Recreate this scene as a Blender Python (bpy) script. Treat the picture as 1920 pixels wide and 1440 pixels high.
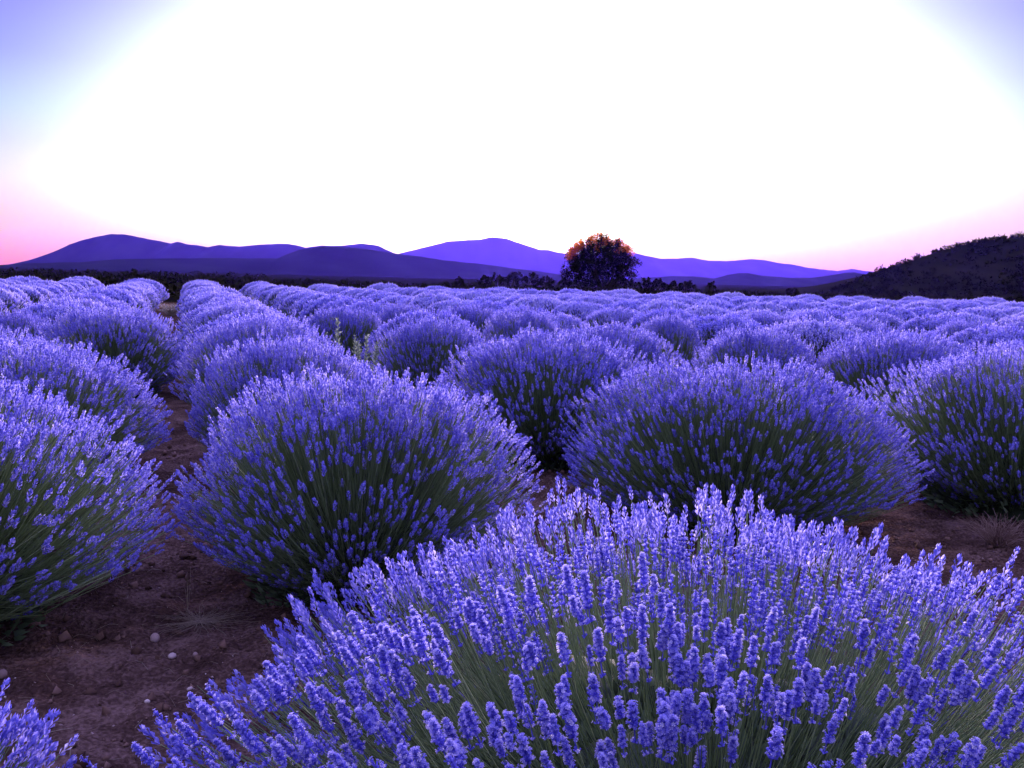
import bpy, math, random
import numpy as np
from mathutils import Vector, Matrix

R_ = random.Random(7)
RNG = np.random.default_rng(11)
SC = bpy.context.scene
COL = SC.collection
for _o in list(bpy.data.objects):
    bpy.data.objects.remove(_o)

# ------------------------------------------------------------------ camera, sky, sun, exposure
H = 1.2                                   # eye height in metres; the layout below is written in eye heights
FPX = 1805.0                              # focal length in photograph pixels (1920 wide)
PITCH = math.atan2(720 - 522, FPX)
ROLL = math.radians(1.34)
fw = Vector((0, math.cos(PITCH), -math.sin(PITCH)))
r0 = Vector((1, 0, 0))
u0 = r0.cross(fw)
rt = r0 * math.cos(ROLL) + u0 * math.sin(ROLL)
up = rt.cross(fw)
cam_d = bpy.data.cameras.new('camera')
cam = bpy.data.objects.new('camera', cam_d)
COL.objects.link(cam)
cam.matrix_world = Matrix(((rt.x, up.x, -fw.x, 0), (rt.y, up.y, -fw.y, 0), (rt.z, up.z, -fw.z, H), (0, 0, 0, 1)))
cam_d.sensor_width = 36
cam_d.lens = FPX / 1920 * 36
cam_d.clip_start = 0.05
cam_d.clip_end = 20000
SC.camera = cam

SUN_AZ, SUN_EL = math.radians(3.5), math.radians(9.5)
sd = bpy.data.lights.new('sun', 'SUN')
sd.energy = 4.0
sd.angle = math.radians(20.0)
sd.color = (1.0, 0.76, 0.80)
sun = bpy.data.objects.new('sun', sd)
COL.objects.link(sun)
sv = Vector((math.sin(SUN_AZ) * math.cos(SUN_EL), math.cos(SUN_AZ) * math.cos(SUN_EL), math.sin(SUN_EL)))
sun.rotation_euler = sv.to_track_quat('Z', 'Y').to_euler()
sun.location = (0, 0, 30)

world = bpy.data.worlds.new('World')
SC.world = world
world.use_nodes = True
wn, wl = world.node_tree.nodes, world.node_tree.links
wn.clear()


def nd(tree, typ, **kw):
    n = tree.nodes.new(typ)
    for k, v in kw.items():
        setattr(n, k, v)
    return n


def mth(tree, op, a, b=None, clamp=False):
    n = nd(tree, 'ShaderNodeMath', operation=op, use_clamp=clamp)
    for i, v in enumerate((a, b)):
        if v is None:
            continue
        if isinstance(v, (int, float)):
            n.inputs[i].default_value = v
        else:
            tree.links.new(v, n.inputs[i])
    return n.outputs[0]


def ramp(tree, fac, stops, interp='LINEAR'):
    n = nd(tree, 'ShaderNodeValToRGB')
    n.color_ramp.interpolation = interp
    el = n.color_ramp.elements
    while len(el) > 1:
        el.remove(el[-1])
    el[0].position = stops[0][0]
    el[0].color = (*stops[0][1], 1)
    for p, c in stops[1:]:
        e = el.new(p)
        e.color = (*c, 1)
    tree.links.new(fac, n.inputs[0])
    return n.outputs[0]


def mixc(tree, typ, fac, a, b):
    n = nd(tree, 'ShaderNodeMix', data_type='RGBA', blend_type=typ, clamp_result=False)
    n.clamp_factor = False
    for i, v in ((0, fac), (6, a), (7, b)):
        if isinstance(v, (int, float)):
            n.inputs[i].default_value = v
        elif isinstance(v, tuple):
            n.inputs[i].default_value = (*v, 1)
        else:
            tree.links.new(v, n.inputs[i])
    return n.outputs[2]


def build_sky():
    t = world.node_tree
    tc = nd(t, 'ShaderNodeTexCoord')
    sp = nd(t, 'ShaderNodeSeparateXYZ')
    t.links.new(tc.outputs['Generated'], sp.inputs[0])
    x, y, z = sp.outputs
    e = mth(t, 'MULTIPLY', mth(t, 'ARCSINE', z), 57.2958)                     # elevation, degrees
    az = mth(t, 'SUBTRACT', mth(t, 'MULTIPLY', mth(t, 'ARCTAN2', x, y), 57.2958), 1.5)
    ee = mth(t, 'MAXIMUM', e, 0.0)
    # twilight sky away from the afterglow: rose at the horizon, blue violet above
    base = ramp(t, mth(t, 'DIVIDE', ee, 90.0, True), SKY_BASE)
    anti = ramp(t, mth(t, 'DIVIDE', ee, 90.0, True), SKY_ANTI)
    back = mth(t, 'MULTIPLY', mth(t, 'SUBTRACT', mth(t, 'ABSOLUTE', az), 45.0), 1 / 75.0, True)
    base = mixc(t, 'MIX', back, base, anti)
    # afterglow of the sun that has just gone down
    de = mth(t, 'SUBTRACT', e, 6.5)
    a = mth(t, 'DIVIDE', mth(t, 'SUBTRACT', az, mth(t, 'MULTIPLY', mth(t, 'MINIMUM', de, 0.0), 0.9)), GLOW_AZ)
    b = mth(t, 'ADD', mth(t, 'DIVIDE', mth(t, 'MAXIMUM', de, 0.0), GLOW_EL), mth(t, 'DIVIDE', mth(t, 'MINIMUM', de, 0.0), GLOW_LOW))
    rr = mth(t, 'ADD', mth(t, 'MULTIPLY', a, a), mth(t, 'MULTIPLY', b, b))
    g = mth(t, 'POWER', 2.71828, mth(t, 'MULTIPLY', rr, -1.0))
    gc = ramp(t, mth(t, 'DIVIDE', ee, 30.0, True), GLOW_COL)
    glow = mixc(t, 'MULTIPLY', 1.0, gc, mixc(t, 'MIX', g, (0, 0, 0), (GLOW, GLOW, GLOW)))
    sky = nd(t, 'ShaderNodeTexSky')
    sky.sky_type = 'NISHITA'
    sky.sun_disc = False
    sky.sun_elevation = SUN_EL
    sky.sun_rotation = SUN_AZ
    sky.dust_density = 1.5
    sky.ozone_density = 4.0
    nish = mixc(t, 'MULTIPLY', 1.0, sky.outputs[0], (0.0025, 0.0025, 0.003))
    tot = mixc(t, 'ADD', 1.0, mixc(t, 'ADD', 1.0, base, glow), nish)
    bg = nd(t, 'ShaderNodeBackground')
    bg.inputs['Strength'].default_value = SKY_STRENGTH
    t.links.new(tot, bg.inputs['Color'])
    out = nd(t, 'ShaderNodeOutputWorld')
    t.links.new(bg.outputs[0], out.inputs['Surface'])


SKY_STRENGTH = 1.0
GLOW, GLOW_AZ, GLOW_EL, GLOW_LOW = 6.5, 14.0, 7.5, 3.2
SKY_BASE = [(0.0, (0.36, 0.09, 0.01)), (0.024, (0.35, 0.18, 0.09)), (0.052, (0.25, 0.22, 0.24)), (0.092, (0.145, 0.19, 0.38)),
            (0.122, (0.095, 0.105, 0.50)), (0.155, (0.085, 0.08, 0.56)), (0.26, (0.20, 0.19, 0.68)), (0.42, (0.31, 0.30, 0.78)), (1.0, (0.33, 0.32, 0.78))]
SKY_ANTI = [(0.0, (0.11, 0.115, 0.18)), (0.08, (0.13, 0.13, 0.22)), (0.25, (0.18, 0.18, 0.35)), (0.5, (0.29, 0.28, 0.66)), (1.0, (0.33, 0.32, 0.76))]
GLOW_COL = [(0.0, (1.0, 0.62, 0.25)), (0.04, (1.0, 0.86, 0.62)), (0.15, (1, 1, 0.98)), (0.4, (0.86, 1.0, 1.02)), (1.0, (0.8, 0.95, 1.05))]
build_sky()

SC.view_settings.view_transform = 'Standard'
SC.view_settings.look = 'None'
SC.view_settings.exposure = 1.4
SC.view_settings.gamma = 1.0
SC.view_settings.use_curve_mapping = False
SC.render.engine = 'CYCLES'
SC.cycles.use_denoising = True
SC.cycles.max_bounces = 6
SC.cycles.diffuse_bounces = 3
SC.cycles.transmission_bounces = 3
SC.cycles.volume_bounces = 0
SC.cycles.caustics_reflective = False
SC.cycles.caustics_refractive = False


# ------------------------------------------------------------------ helpers
def ray(px, py):
    """direction of a photograph pixel, scaled so that y (depth) is 1"""
    d = fw + rt * ((px - 960) / FPX) + up * ((720 - py) / FPX)
    return d / d.y


def at(px, py, Y):
    d = ray(px, py)
    return Vector((d.x * Y, Y, H + d.z * Y))


def tag(o, label=None, cat=None, group=None, kind=None):
    if label: o['label'] = label
    if cat: o['category'] = cat
    if group: o['group'] = group
    if kind: o['kind'] = kind
    return o


def empty(name, loc=(0, 0, 0), rz=0.0):
    o = bpy.data.objects.new(name, None)
    o.empty_display_size = 0.1
    o.location = loc
    o.rotation_euler = (0, 0, rz)
    COL.objects.link(o)
    return o


def obj(name, me, parent=None):
    o = bpy.data.objects.new(name, me)
    COL.objects.link(o)
    if parent is not None:
        o.parent = parent
    return o


def mesh(name, V, F, mat, tone=None, smooth=False):
    """one mesh from vertex and face arrays (all triangles or all quads)"""
    V = np.ascontiguousarray(V, dtype=np.float32)
    F = np.ascontiguousarray(F, dtype=np.int32)
    k = F.shape[1]
    me = bpy.data.meshes.new(name)
    me.vertices.add(len(V))
    me.vertices.foreach_set('co', V.ravel())
    me.loops.add(F.size)
    me.loops.foreach_set('vertex_index', F.ravel())
    me.polygons.add(len(F))
    me.polygons.foreach_set('loop_start', np.arange(0, F.size, k, dtype=np.int32))
    if smooth:
        me.polygons.foreach_set('use_smooth', np.ones(len(F), dtype=bool))
    if tone is not None:
        a = me.attributes.new('tone', 'FLOAT', 'POINT')
        a.data.foreach_set('value', np.ascontiguousarray(tone, dtype=np.float32))
    me.materials.append(mat)
    me.update(calc_edges=True)
    return me


class MB:
    """collects pieces (vertices, triangles, tone) into one mesh"""
    def __init__(s):
        s.V, s.F, s.T, s.n = [], [], [], 0

    def add(s, V, F, T=0.5):
        V = np.asarray(V, float)
        s.V.append(V)
        s.F.append(np.asarray(F, int) + s.n)
        s.T.append(np.full(len(V), T) if np.isscalar(T) else np.asarray(T, float))
        s.n += len(V)

    def arrays(s):
        return np.concatenate(s.V), np.concatenate(s.F), np.concatenate(s.T)

    def build(s, name, mat, smooth=False):
        V, F, T = s.arrays()
        return mesh(name, V, F, mat, T, smooth)


def frames(D):
    """orthonormal frames whose z is D; returns (n,3,3) with columns x,y,z"""
    D = D / np.linalg.norm(D, axis=1, keepdims=True)
    ref = np.where(np.abs(D[:, 2:3]) > 0.95, np.array([[1.0, 0, 0]]), np.array([[0, 0, 1.0]]))
    X = np.cross(ref, D)
    X /= np.linalg.norm(X, axis=1, keepdims=True)
    Y = np.cross(D, X)
    return np.stack([X, Y, D], axis=2)


def scatter(tpl, P, D, S, spin, tone_off):
    """copies of template (V,F,T) at P with axis D, scale S (n,) or (n,3)"""
    V, F, T = tpl
    n, m = len(P), len(V)
    S = np.asarray(S, float)
    if S.ndim == 1:
        S = np.repeat(S[:, None], 3, 1)
    c, s = np.cos(spin)[:, None], np.sin(spin)[:, None]
    x = V[None, :, 0] * c - V[None, :, 1] * s
    y = V[None, :, 0] * s + V[None, :, 1] * c
    L = np.stack([x * S[:, :1], y * S[:, 1:2], np.repeat(V[None, :, 2], n, 0) * S[:, 2:3]], axis=2)
    M = frames(D)
    W = np.einsum('nij,nmj->nmi', M, L) + P[:, None, :]
    FF = (F[None] + (np.arange(n) * m)[:, None, None]).reshape(-1, F.shape[1])
    TT = (T[None] + tone_off[:, None]).ravel()
    return W.reshape(-1, 3), FF, TT


def tubes(C, rad0, rad1, tone, sides=3):
    """n curves C (n,k,3) -> thin tapering tubes"""
    n, k, _ = C.shape
    Tn = np.gradient(C, axis=1)
    Tn /= np.linalg.norm(Tn, axis=2, keepdims=True) + 1e-9
    ref = np.tile(np.array([0.31, 0.22, 0.05]), (n, k, 1)) + RNG.normal(0, .2, (n, 1, 3))
    X = np.cross(Tn, ref)
    X /= np.linalg.norm(X, axis=2, keepdims=True) + 1e-9
    Y = np.cross(Tn, X)
    rr = np.linspace(0, 1, k)[None, :] * (np.asarray(rad1) - np.asarray(rad0)).reshape(-1, 1) + np.asarray(rad0).reshape(-1, 1)
    rr = np.broadcast_to(rr, (n, k))
    V = []
    for j in range(sides):
        a = 2 * math.pi * j / sides
        V.append(C + (X * math.cos(a) + Y * math.sin(a)) * rr[:, :, None])
    V = np.stack(V, axis=2)                                  # n,k,sides,3
    idx = np.arange(n * k * sides).reshape(n, k, sides)
    F = []
    for j in range(sides):
        a, b = idx[:, :-1, j], idx[:, :-1, (j + 1) % sides]
        c, d = idx[:, 1:, (j + 1) % sides], idx[:, 1:, j]
        F.append(np.stack([a, b, c], -1).reshape(-1, 3))
        F.append(np.stack([a, c, d], -1).reshape(-1, 3))
    T = np.broadcast_to(np.asarray(tone).reshape(-1, 1, 1), (n, k, sides)).ravel()
    return V.reshape(-1, 3), np.concatenate(F), T


def vnoise(x, y, seed=0):
    xi, yi = np.floor(x).astype(np.int64), np.floor(y).astype(np.int64)
    fx, fy = x - xi, y - yi
    fx, fy = fx * fx * (3 - 2 * fx), fy * fy * (3 - 2 * fy)

    def h(a, b):
        n = (a * 374761393 + b * 668265263 + seed * 974634777) & 0xffffffff
        n = ((n ^ (n >> 13)) * 1274126177) & 0xffffffff
        return ((n ^ (n >> 16)) & 0xffff) / 65535.0
    return (h(xi, yi) * (1 - fx) + h(xi + 1, yi) * fx) * (1 - fy) + (h(xi, yi + 1) * (1 - fx) + h(xi + 1, yi + 1) * fx) * fy


def fbm(x, y, seed=0, octs=4, gain=0.5):
    v, a, t = 0, 1.0, 0
    for o in range(octs):
        v = v + a * vnoise(x * 2 ** o + 17.3 * o, y * 2 ** o - 9.1 * o, seed + o)
        t += a
        a *= gain
    return v / t - 0.5


# ------------------------------------------------------------------ materials
def new_mat(name):
    m = bpy.data.materials.new(name)
    m.use_nodes = True
    t = m.node_tree
    t.nodes.clear()
    return m, t, nd(t, 'ShaderNodeOutputMaterial')


def tone_mat(name, stops, transl=0.0, rough=0.7, spec=0.3, trans_col=None, noise=0.0, nscale=8.0, rand=0.0):
    m, t, out = new_mat(name)
    at_ = nd(t, 'ShaderNodeAttribute', attribute_name='tone')
    fac = at_.outputs['Fac']
    if rand:
        oi = nd(t, 'ShaderNodeObjectInfo')
        fac = mth(t, 'ADD', fac, mth(t, 'MULTIPLY', mth(t, 'SUBTRACT', oi.outputs['Random'], 0.5), rand))
    if noise:
        ns = nd(t, 'ShaderNodeTexNoise')
        ns.inputs['Scale'].default_value = nscale
        tc = nd(t, 'ShaderNodeTexCoord')
        t.links.new(tc.outputs['Object'], ns.inputs['Vector'])
        fac = mth(t, 'ADD', fac, mth(t, 'MULTIPLY', mth(t, 'SUBTRACT', ns.outputs['Fac'], 0.5), noise))
    c = ramp(t, fac, stops)
    p = nd(t, 'ShaderNodeBsdfPrincipled')
    p.inputs['Roughness'].default_value = rough
    p.inputs['Specular IOR Level'].default_value = spec
    t.links.new(c, p.inputs['Base Color'])
    sh = p.outputs[0]
    if transl:
        tr = nd(t, 'ShaderNodeBsdfTranslucent')
        if trans_col:
            tr.inputs['Color'].default_value = (*trans_col, 1)
        else:
            t.links.new(c, tr.inputs['Color'])
        mx = nd(t, 'ShaderNodeMixShader')
        mx.inputs[0].default_value = transl
        t.links.new(sh, mx.inputs[1])
        t.links.new(tr.outputs[0], mx.inputs[2])
        sh = mx.outputs[0]
    t.links.new(sh, out.inputs['Surface'])
    return m


M = {}
M['flower'] = tone_mat('lavender_flower', [(0.0, (0.11, 0.10, 0.50)), (0.3, (0.26, 0.235, 0.84)), (0.6, (0.43, 0.39, 0.96)),
                                           (0.8, (0.66, 0.60, 0.98)), (1.0, (0.86, 0.81, 0.98))], transl=0.58, rough=0.55, spec=0.35, rand=0.12)
M['stem'] = tone_mat('lavender_stem', [(0.0, (0.13, 0.18, 0.07)), (0.5, (0.27, 0.37, 0.15)), (1.0, (0.42, 0.50, 0.25))], transl=0.3, rough=0.6, rand=0.1)
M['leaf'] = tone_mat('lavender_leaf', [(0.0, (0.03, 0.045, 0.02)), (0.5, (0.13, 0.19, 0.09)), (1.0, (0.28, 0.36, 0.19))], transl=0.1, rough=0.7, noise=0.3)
M['dry'] = tone_mat('dry_straw', [(0.0, (0.22, 0.16, 0.11)), (0.5, (0.45, 0.37, 0.27)), (1.0, (0.78, 0.70, 0.58))], transl=0.15, rough=0.8)
M['weed'] = tone_mat('pale_weed', [(0.0, (0.14, 0.18, 0.12)), (0.5, (0.31, 0.37, 0.27)), (1.0, (0.56, 0.60, 0.48))], transl=0.2, rough=0.8)
M['twig'] = tone_mat('dead_twig', [(0.0, (0.09, 0.05, 0.04)), (0.5, (0.22, 0.13, 0.10)), (1.0, (0.36, 0.25, 0.20))], rough=0.85)
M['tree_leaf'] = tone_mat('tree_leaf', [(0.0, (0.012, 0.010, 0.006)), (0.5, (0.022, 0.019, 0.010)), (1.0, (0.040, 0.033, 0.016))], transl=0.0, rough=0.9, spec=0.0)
M['glow_leaf'] = tone_mat('glow_tinted_leaf', [(0.0, (0.03, 0.03, 0.02)), (0.5, (0.05, 0.045, 0.022)), (1.0, (0.08, 0.06, 0.025))], transl=0.55, rough=0.9, spec=0.0, trans_col=(0.95, 0.2, 0.02))  # orange transmission colour paints the sunset glow into the large tree's top leaves
M['bark'] = tone_mat('bark', [(0.0, (0.04, 0.03, 0.025)), (1.0, (0.11, 0.08, 0.06))], rough=0.9, noise=0.8, nscale=6)
M['stone'] = tone_mat('stone', [(0.0, (0.20, 0.13, 0.11)), (0.5, (0.38, 0.26, 0.23)), (1.0, (0.66, 0.54, 0.50))], rough=0.75, noise=0.6, nscale=40)
M['clod'] = tone_mat('soil_clod', [(0.0, (0.06, 0.033, 0.024)), (0.5, (0.14, 0.08, 0.058)), (1.0, (0.27, 0.165, 0.125))], rough=0.95, spec=0.1, noise=0.5, nscale=60)
M['rock'] = tone_mat('forest_slope', [(0.0, (0.006, 0.008, 0.007)), (0.5, (0.012, 0.015, 0.013)), (1.0, (0.022, 0.025, 0.022))], rough=1.0, spec=0.0)
M['hill'] = tone_mat('scrub_slope', [(0.0, (0.009, 0.008, 0.005)), (0.5, (0.013, 0.012, 0.007)), (1.0, (0.020, 0.017, 0.010))], rough=1.0, spec=0.0)


def soil_mat():
    m, t, out = new_mat('soil')
    geo = nd(t, 'ShaderNodeNewGeometry')
    n1 = nd(t, 'ShaderNodeTexNoise'); n1.inputs['Scale'].default_value = 5.0; n1.inputs['Detail'].default_value = 8
    n2 = nd(t, 'ShaderNodeTexNoise'); n2.inputs['Scale'].default_value = 75.0; n2.inputs['Detail'].default_value = 6
    n3 = nd(t, 'ShaderNodeTexVoronoi'); n3.inputs['Scale'].default_value = 45.0
    for n in (n1, n2, n3):
        t.links.new(geo.outputs['Position'], n.inputs['Vector'])
    f = mth(t, 'ADD', mth(t, 'MULTIPLY', n1.outputs['Fac'], 0.55), mth(t, 'MULTIPLY', n2.outputs['Fac'], 0.45))
    soil = ramp(t, f, [(0.32, (0.036, 0.020, 0.016)), (0.48, (0.095, 0.055, 0.044)), (0.64, (0.24, 0.15, 0.125))])
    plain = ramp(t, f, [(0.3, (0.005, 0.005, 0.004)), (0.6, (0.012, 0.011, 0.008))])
    sp = nd(t, 'ShaderNodeSeparateXYZ')
    t.links.new(geo.outputs['Position'], sp.inputs[0])
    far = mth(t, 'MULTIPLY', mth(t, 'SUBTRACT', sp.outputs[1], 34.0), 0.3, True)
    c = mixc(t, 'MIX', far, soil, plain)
    p = nd(t, 'ShaderNodeBsdfPrincipled')
    p.inputs['Roughness'].default_value = 0.95
    p.inputs['Specular IOR Level'].default_value = 0.0
    t.links.new(c, p.inputs['Base Color'])
    b = nd(t, 'ShaderNodeBump')
    b.inputs['Strength'].default_value = 0.9
    b.inputs['Distance'].default_value = 0.03
    hsum = mth(t, 'ADD', n2.outputs['Fac'], mth(t, 'MULTIPLY', n3.outputs['Distance'], 0.6))
    t.links.new(hsum, b.inputs['Height'])
    t.links.new(b.outputs[0], p.inputs['Normal'])
    t.links.new(p.outputs[0], out.inputs['Surface'])
    return m


M['soil'] = soil_mat()


# ------------------------------------------------------------------ ground
def ground_z(x, y):
    near = np.clip(1 - np.maximum(np.abs(x), np.abs(y)) / 45.0, 0, 1)
    z = 0.10 * fbm(x * 0.7, y * 0.7, 3, 3) + 0.05 * fbm(x * 3.1, y * 3.1, 5, 3) + 0.055 * fbm(x * 9, y * 9, 8, 3) + 0.035 * fbm(x * 27, y * 27, 12, 2)
    return z * near * 0.9


def graded(lo, hi, step, far_lo, far_hi):
    mid = np.arange(lo, hi + 1e-6, step)
    a, d, v = [], step, lo
    while v > far_lo:
        d *= 1.09
        v -= d
        a.append(v)
    b, d, v = [], step, hi
    while v < far_hi:
        d *= 1.09
        v += d
        b.append(v)
    return np.concatenate([np.array(a[::-1]), mid, np.array(b)])


gx = graded(-2.6, 1.4, 0.024, -4150, 4150)
gy = graded(1.2, 5.2, 0.024, -780, 4550)
GX, GY = np.meshgrid(gx, gy)
GZ = ground_z(GX, GY)
ii = np.arange(GX.size).reshape(GX.shape)
gq = np.stack([ii[:-1, :-1], ii[:-1, 1:], ii[1:, 1:], ii[1:, :-1]], -1).reshape(-1, 4)
tag(obj('ground', mesh('ground', np.stack([GX, GY, GZ], -1).reshape(-1, 3), gq, M['soil'], smooth=True)), kind='structure')


def gz(x, y):
    return float(ground_z(np.array([x]), np.array([y]))[0])


# ------------------------------------------------------------------ mountains
def ridge(name, Y, pts, mat, depth, seed, rough=0.02, cut_left=None, cut_right=None, nx=260, nz=15):
    """a ridge whose crest follows pts (photograph pixels) at depth Y metres, with slopes in front and behind"""
    P = [at(px, py, Y) for px, py in pts]
    X = np.array([p.x for p in P]); Z = np.array([p.z for p in P])
    xs = np.linspace(X[0], X[-1], nx)
    zc = np.interp(xs, X, Z)
    span = X[-1] - X[0]
    zc = zc + fbm(xs / span * 45, xs * 0 + seed, seed, 5) * rough * zc.max()
    v = np.linspace(-1, 1, nz * 2 + 1)
    XX, VV = np.meshgrid(xs, v)
    prof = np.clip(1 - np.abs(VV), 0, 1)
    prof = prof ** 1.15
    gul = fbm(XX / span * 26 + VV * 1.5, VV * 3.0, seed + 4, 4)
    ZZ = zc[None, :] * prof * (1 + gul * 0.55 * (1 - prof)) - 6 * (np.abs(VV) > 0.999)
    YY = Y + VV * depth + gul * depth * 0.12 * (1 - prof)
    i2 = np.arange(XX.size).reshape(XX.shape)
    q = np.stack([i2[:-1, :-1], i2[:-1, 1:], i2[1:, 1:], i2[1:, :-1]], -1).reshape(-1, 4)
    tone = np.clip(0.5 + gul * 1.2, 0, 1)
    o = obj(name, mesh(name, np.stack([XX, YY, np.maximum(ZZ, -4)], -1).reshape(-1, 3), q, mat, tone.ravel(), smooth=True))
    tag(o, kind='structure')
    return o


ridge('mountain', 2100, [(20, 520), (75, 492), (100, 475), (130, 458), (170, 446), (210, 439), (237, 440), (270, 446), (320, 456), (332, 453), (350, 457),
                         (390, 463), (412, 459), (450, 462), (490, 458), (540, 457), (572, 464), (603, 460), (640, 461), (680, 457), (708, 460), (730, 471),
                         (760, 484), (800, 500), (850, 520)], M['rock'], 230, 21, 0.035)
ridge('mountain', 900, [(-420, 520), (-300, 508), (-180, 500), (-80, 497), (0, 498), (40, 493), (80, 493), (150, 492), (220, 486), (290, 485), (380, 484), (520, 485), (540, 476),
                         (560, 469), (610, 462), (650, 463), (700, 469), (760, 478), (830, 487), (900, 495), (960, 503), (1000, 508), (1050, 515),
                         (1110, 522), (1180, 530)], M['rock'], 80, 33, 0.035)
ridge('mountain', 3600, [(640, 505), (700, 490), (750, 475), (780, 468), (840, 452), (868, 450), (900, 449), (922, 445), (950, 447), (980, 458), (1012, 469),
                         (1030, 469), (1060, 476), (1120, 474), (1170, 471), (1195, 475), (1240, 485), (1270, 485), (1298, 483), (1330, 489), (1360, 490), (1410, 486), (1432, 488),
                         (1470, 494), (1500, 499), (1530, 507), (1560, 513), (1620, 522), (1700, 535)], M['rock'], 300, 44, 0.035)
ridge('mountain', 1000, [(1130, 530), (1200, 521), (1260, 518), (1300, 518), (1340, 522), (1365, 515), (1385, 512), (1402, 512), (1430, 517), (1480, 521), (1520, 521), (1560, 516), (1585, 511), (1603, 510), (1622, 514),
                         (1650, 514), (1700, 519), (1800, 528), (1900, 540)], M['rock'], 90, 55, 0.035)
ridge('mountain', 4200, [(1380, 520), (1460, 505), (1500, 500), (1540, 505), (1570, 508), (1596, 504), (1622, 508), (1660, 511), (1750, 520), (1800, 530)], M['rock'], 250, 66, 0.035)
HILL_PTS = [(1440, 575), (1500, 563), (1540, 552), (1580, 540), (1640, 515), (1700, 492), (1750, 475), (1800, 461), (1850, 451), (1900, 445), (1960, 442), (2060, 446), (2200, 460), (2400, 500), (2560, 560)]
ridge('hill', 140, HILL_PTS, M['hill'], 50, 77, 0.01)

# ------------------------------------------------------------------ lavender
PALETTE = None


def spike_detailed(seed, whorls=9, per=7, L=0.062, sides=4, petals=True, gap=True, pshare=.6):
    """flower spike: whorls of tubular calyces with open lips, along +z; the root of the spike is z=0"""
    r = random.Random(seed)
    b = MB()
    zs = []
    z = 0.0
    for w in range(whorls):
        zs.append(z)
        z += L / whorls * (1.25 - 0.5 * w / whorls)
    if gap:
        zs = [-0.020 - 0.012 * r.random()] + zs
    top = zs[-1]
    for wi, z in enumerate(zs):
        lone = gap and wi == 0
        f = max(0, z) / top
        rw = 0.0072 * (0.72 + 0.5 * math.sin(math.pi * min(1, f * 0.8 + 0.22))) * (0.45 if f > 0.93 else 1)
        if lone:
            rw *= 0.8
        n = per if f < 0.85 else max(4, per - 2)
        if lone:
            n = 4
        off = r.random() * 6.28
        for k in range(n):
            a = off + 2 * math.pi * k / n + r.uniform(-.25, .25)
            el = math.radians(r.uniform(28, 58) + 25 * f)
            ln = rw * r.uniform(0.8, 1.15)
            d = np.array([math.cos(a) * math.cos(el), math.sin(a) * math.cos(el), math.sin(el)])
            s = np.array([-math.sin(a), math.cos(a), 0])
            t = np.cross(d, s)
            p0 = np.array([math.cos(a) * .0012, math.sin(a) * .0012, z + r.uniform(-.0012, .0012)])
            p1 = p0 + d * ln
            w0, w1 = 0.0010, 0.0019 * r.uniform(.85, 1.2)
            ring0 = [p0 + s * w0, p0 + t * w0, p0 - s * w0, p0 - t * w0]
            ring1 = [p1 + s * w1, p1 + t * w1, p1 - s * w1, p1 - t * w1]
            if sides == 3:
                ring0 = ring0[:3]; ring1 = ring1[:3]
            m = len(ring0)
            V = ring0 + ring1
            F = []
            for j in range(m):
                q = (j + 1) % m
                F += [(j, q, m + q), (j, m + q, m + j)]
            F += [(m, m + 1, m + 2)] + ([(m, m + 2, m + 3)] if m == 4 else [])
            tn = r.uniform(0.22, 0.5)
            b.add(V, F, [tn * .75] * m + [tn] * m)
            if petals and r.random() < pshare:
                c = p1 + d * 0.0012
                V, F = [c], []
                nr = 5
                o2 = r.random() * 6
                for j in range(nr):
                    aa = o2 + 2 * math.pi * j / nr
                    l2 = 0.0032 * r.uniform(.8, 1.25)
                    for da in (-.42, .42):
                        V.append(c + (s * math.cos(aa + da) + t * math.sin(aa + da)) * l2 + d * 0.0015)
                    F.append((0, len(V) - 2, len(V) - 1))
                tn = r.uniform(0.55, 0.8) + (0.22 if r.random() < .18 else 0)
                b.add(V, F, [tn * .85] + [tn] * (len(V) - 1))
    # rachis
    C = np.array([[[0, 0, zs[0]], [0, 0, top]]])
    V, F, T = tubes(C, [0.0012], [0.0008], [0.3])
    b.add(V, F, T)
    return b.arrays()


def spike_mid(seed, L=0.048, whorls=4, per=3):
    r = random.Random(seed)
    b = MB()
    for w in range(whorls):
        z = L * w / whorls
        f = w / whorls
        rw = 0.0066 * (0.75 + 0.4 * math.sin(math.pi * min(1, f + .2)))
        off = r.random() * 6.28
        n = per
        for k in range(n):
            a = off + 2 * math.pi * k / n + r.uniform(-.2, .2)
            o = np.array([math.cos(a), math.sin(a), 0]); s = np.array([-math.sin(a), math.cos(a), 0]); zz = np.array([0, 0, 1.0])
            ln = rw * r.uniform(.75, 1.15)
            p = zz * z + o * .001
            tip = zz * (z + L / whorls * r.uniform(.7, 1.25)) + o * ln
            wd = 0.0040 * r.uniform(.8, 1.2)
            V = [p, tip - s * wd - zz * .002, tip + s * wd - zz * .002, tip + zz * .004]
            t = r.uniform(.25, .62) + (.2 if r.random() < .2 else 0)
            b.add(V, [(0, 1, 2), (1, 3, 2), (0, 3, 1), (0, 2, 3)][:3] if k % 2 else [(0, 1, 2), (1, 3, 2), (0, 2, 3)], [t * .85, t, t, t * 1.05])
    b.add([(0.006, 0, L * .8), (-.003, .005, L * .8), (-.003, -.005, L * .8), (0, 0, L * 1.12)], [(0, 1, 3), (1, 2, 3), (2, 0, 3)], .55)
    return b.arrays()


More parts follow.
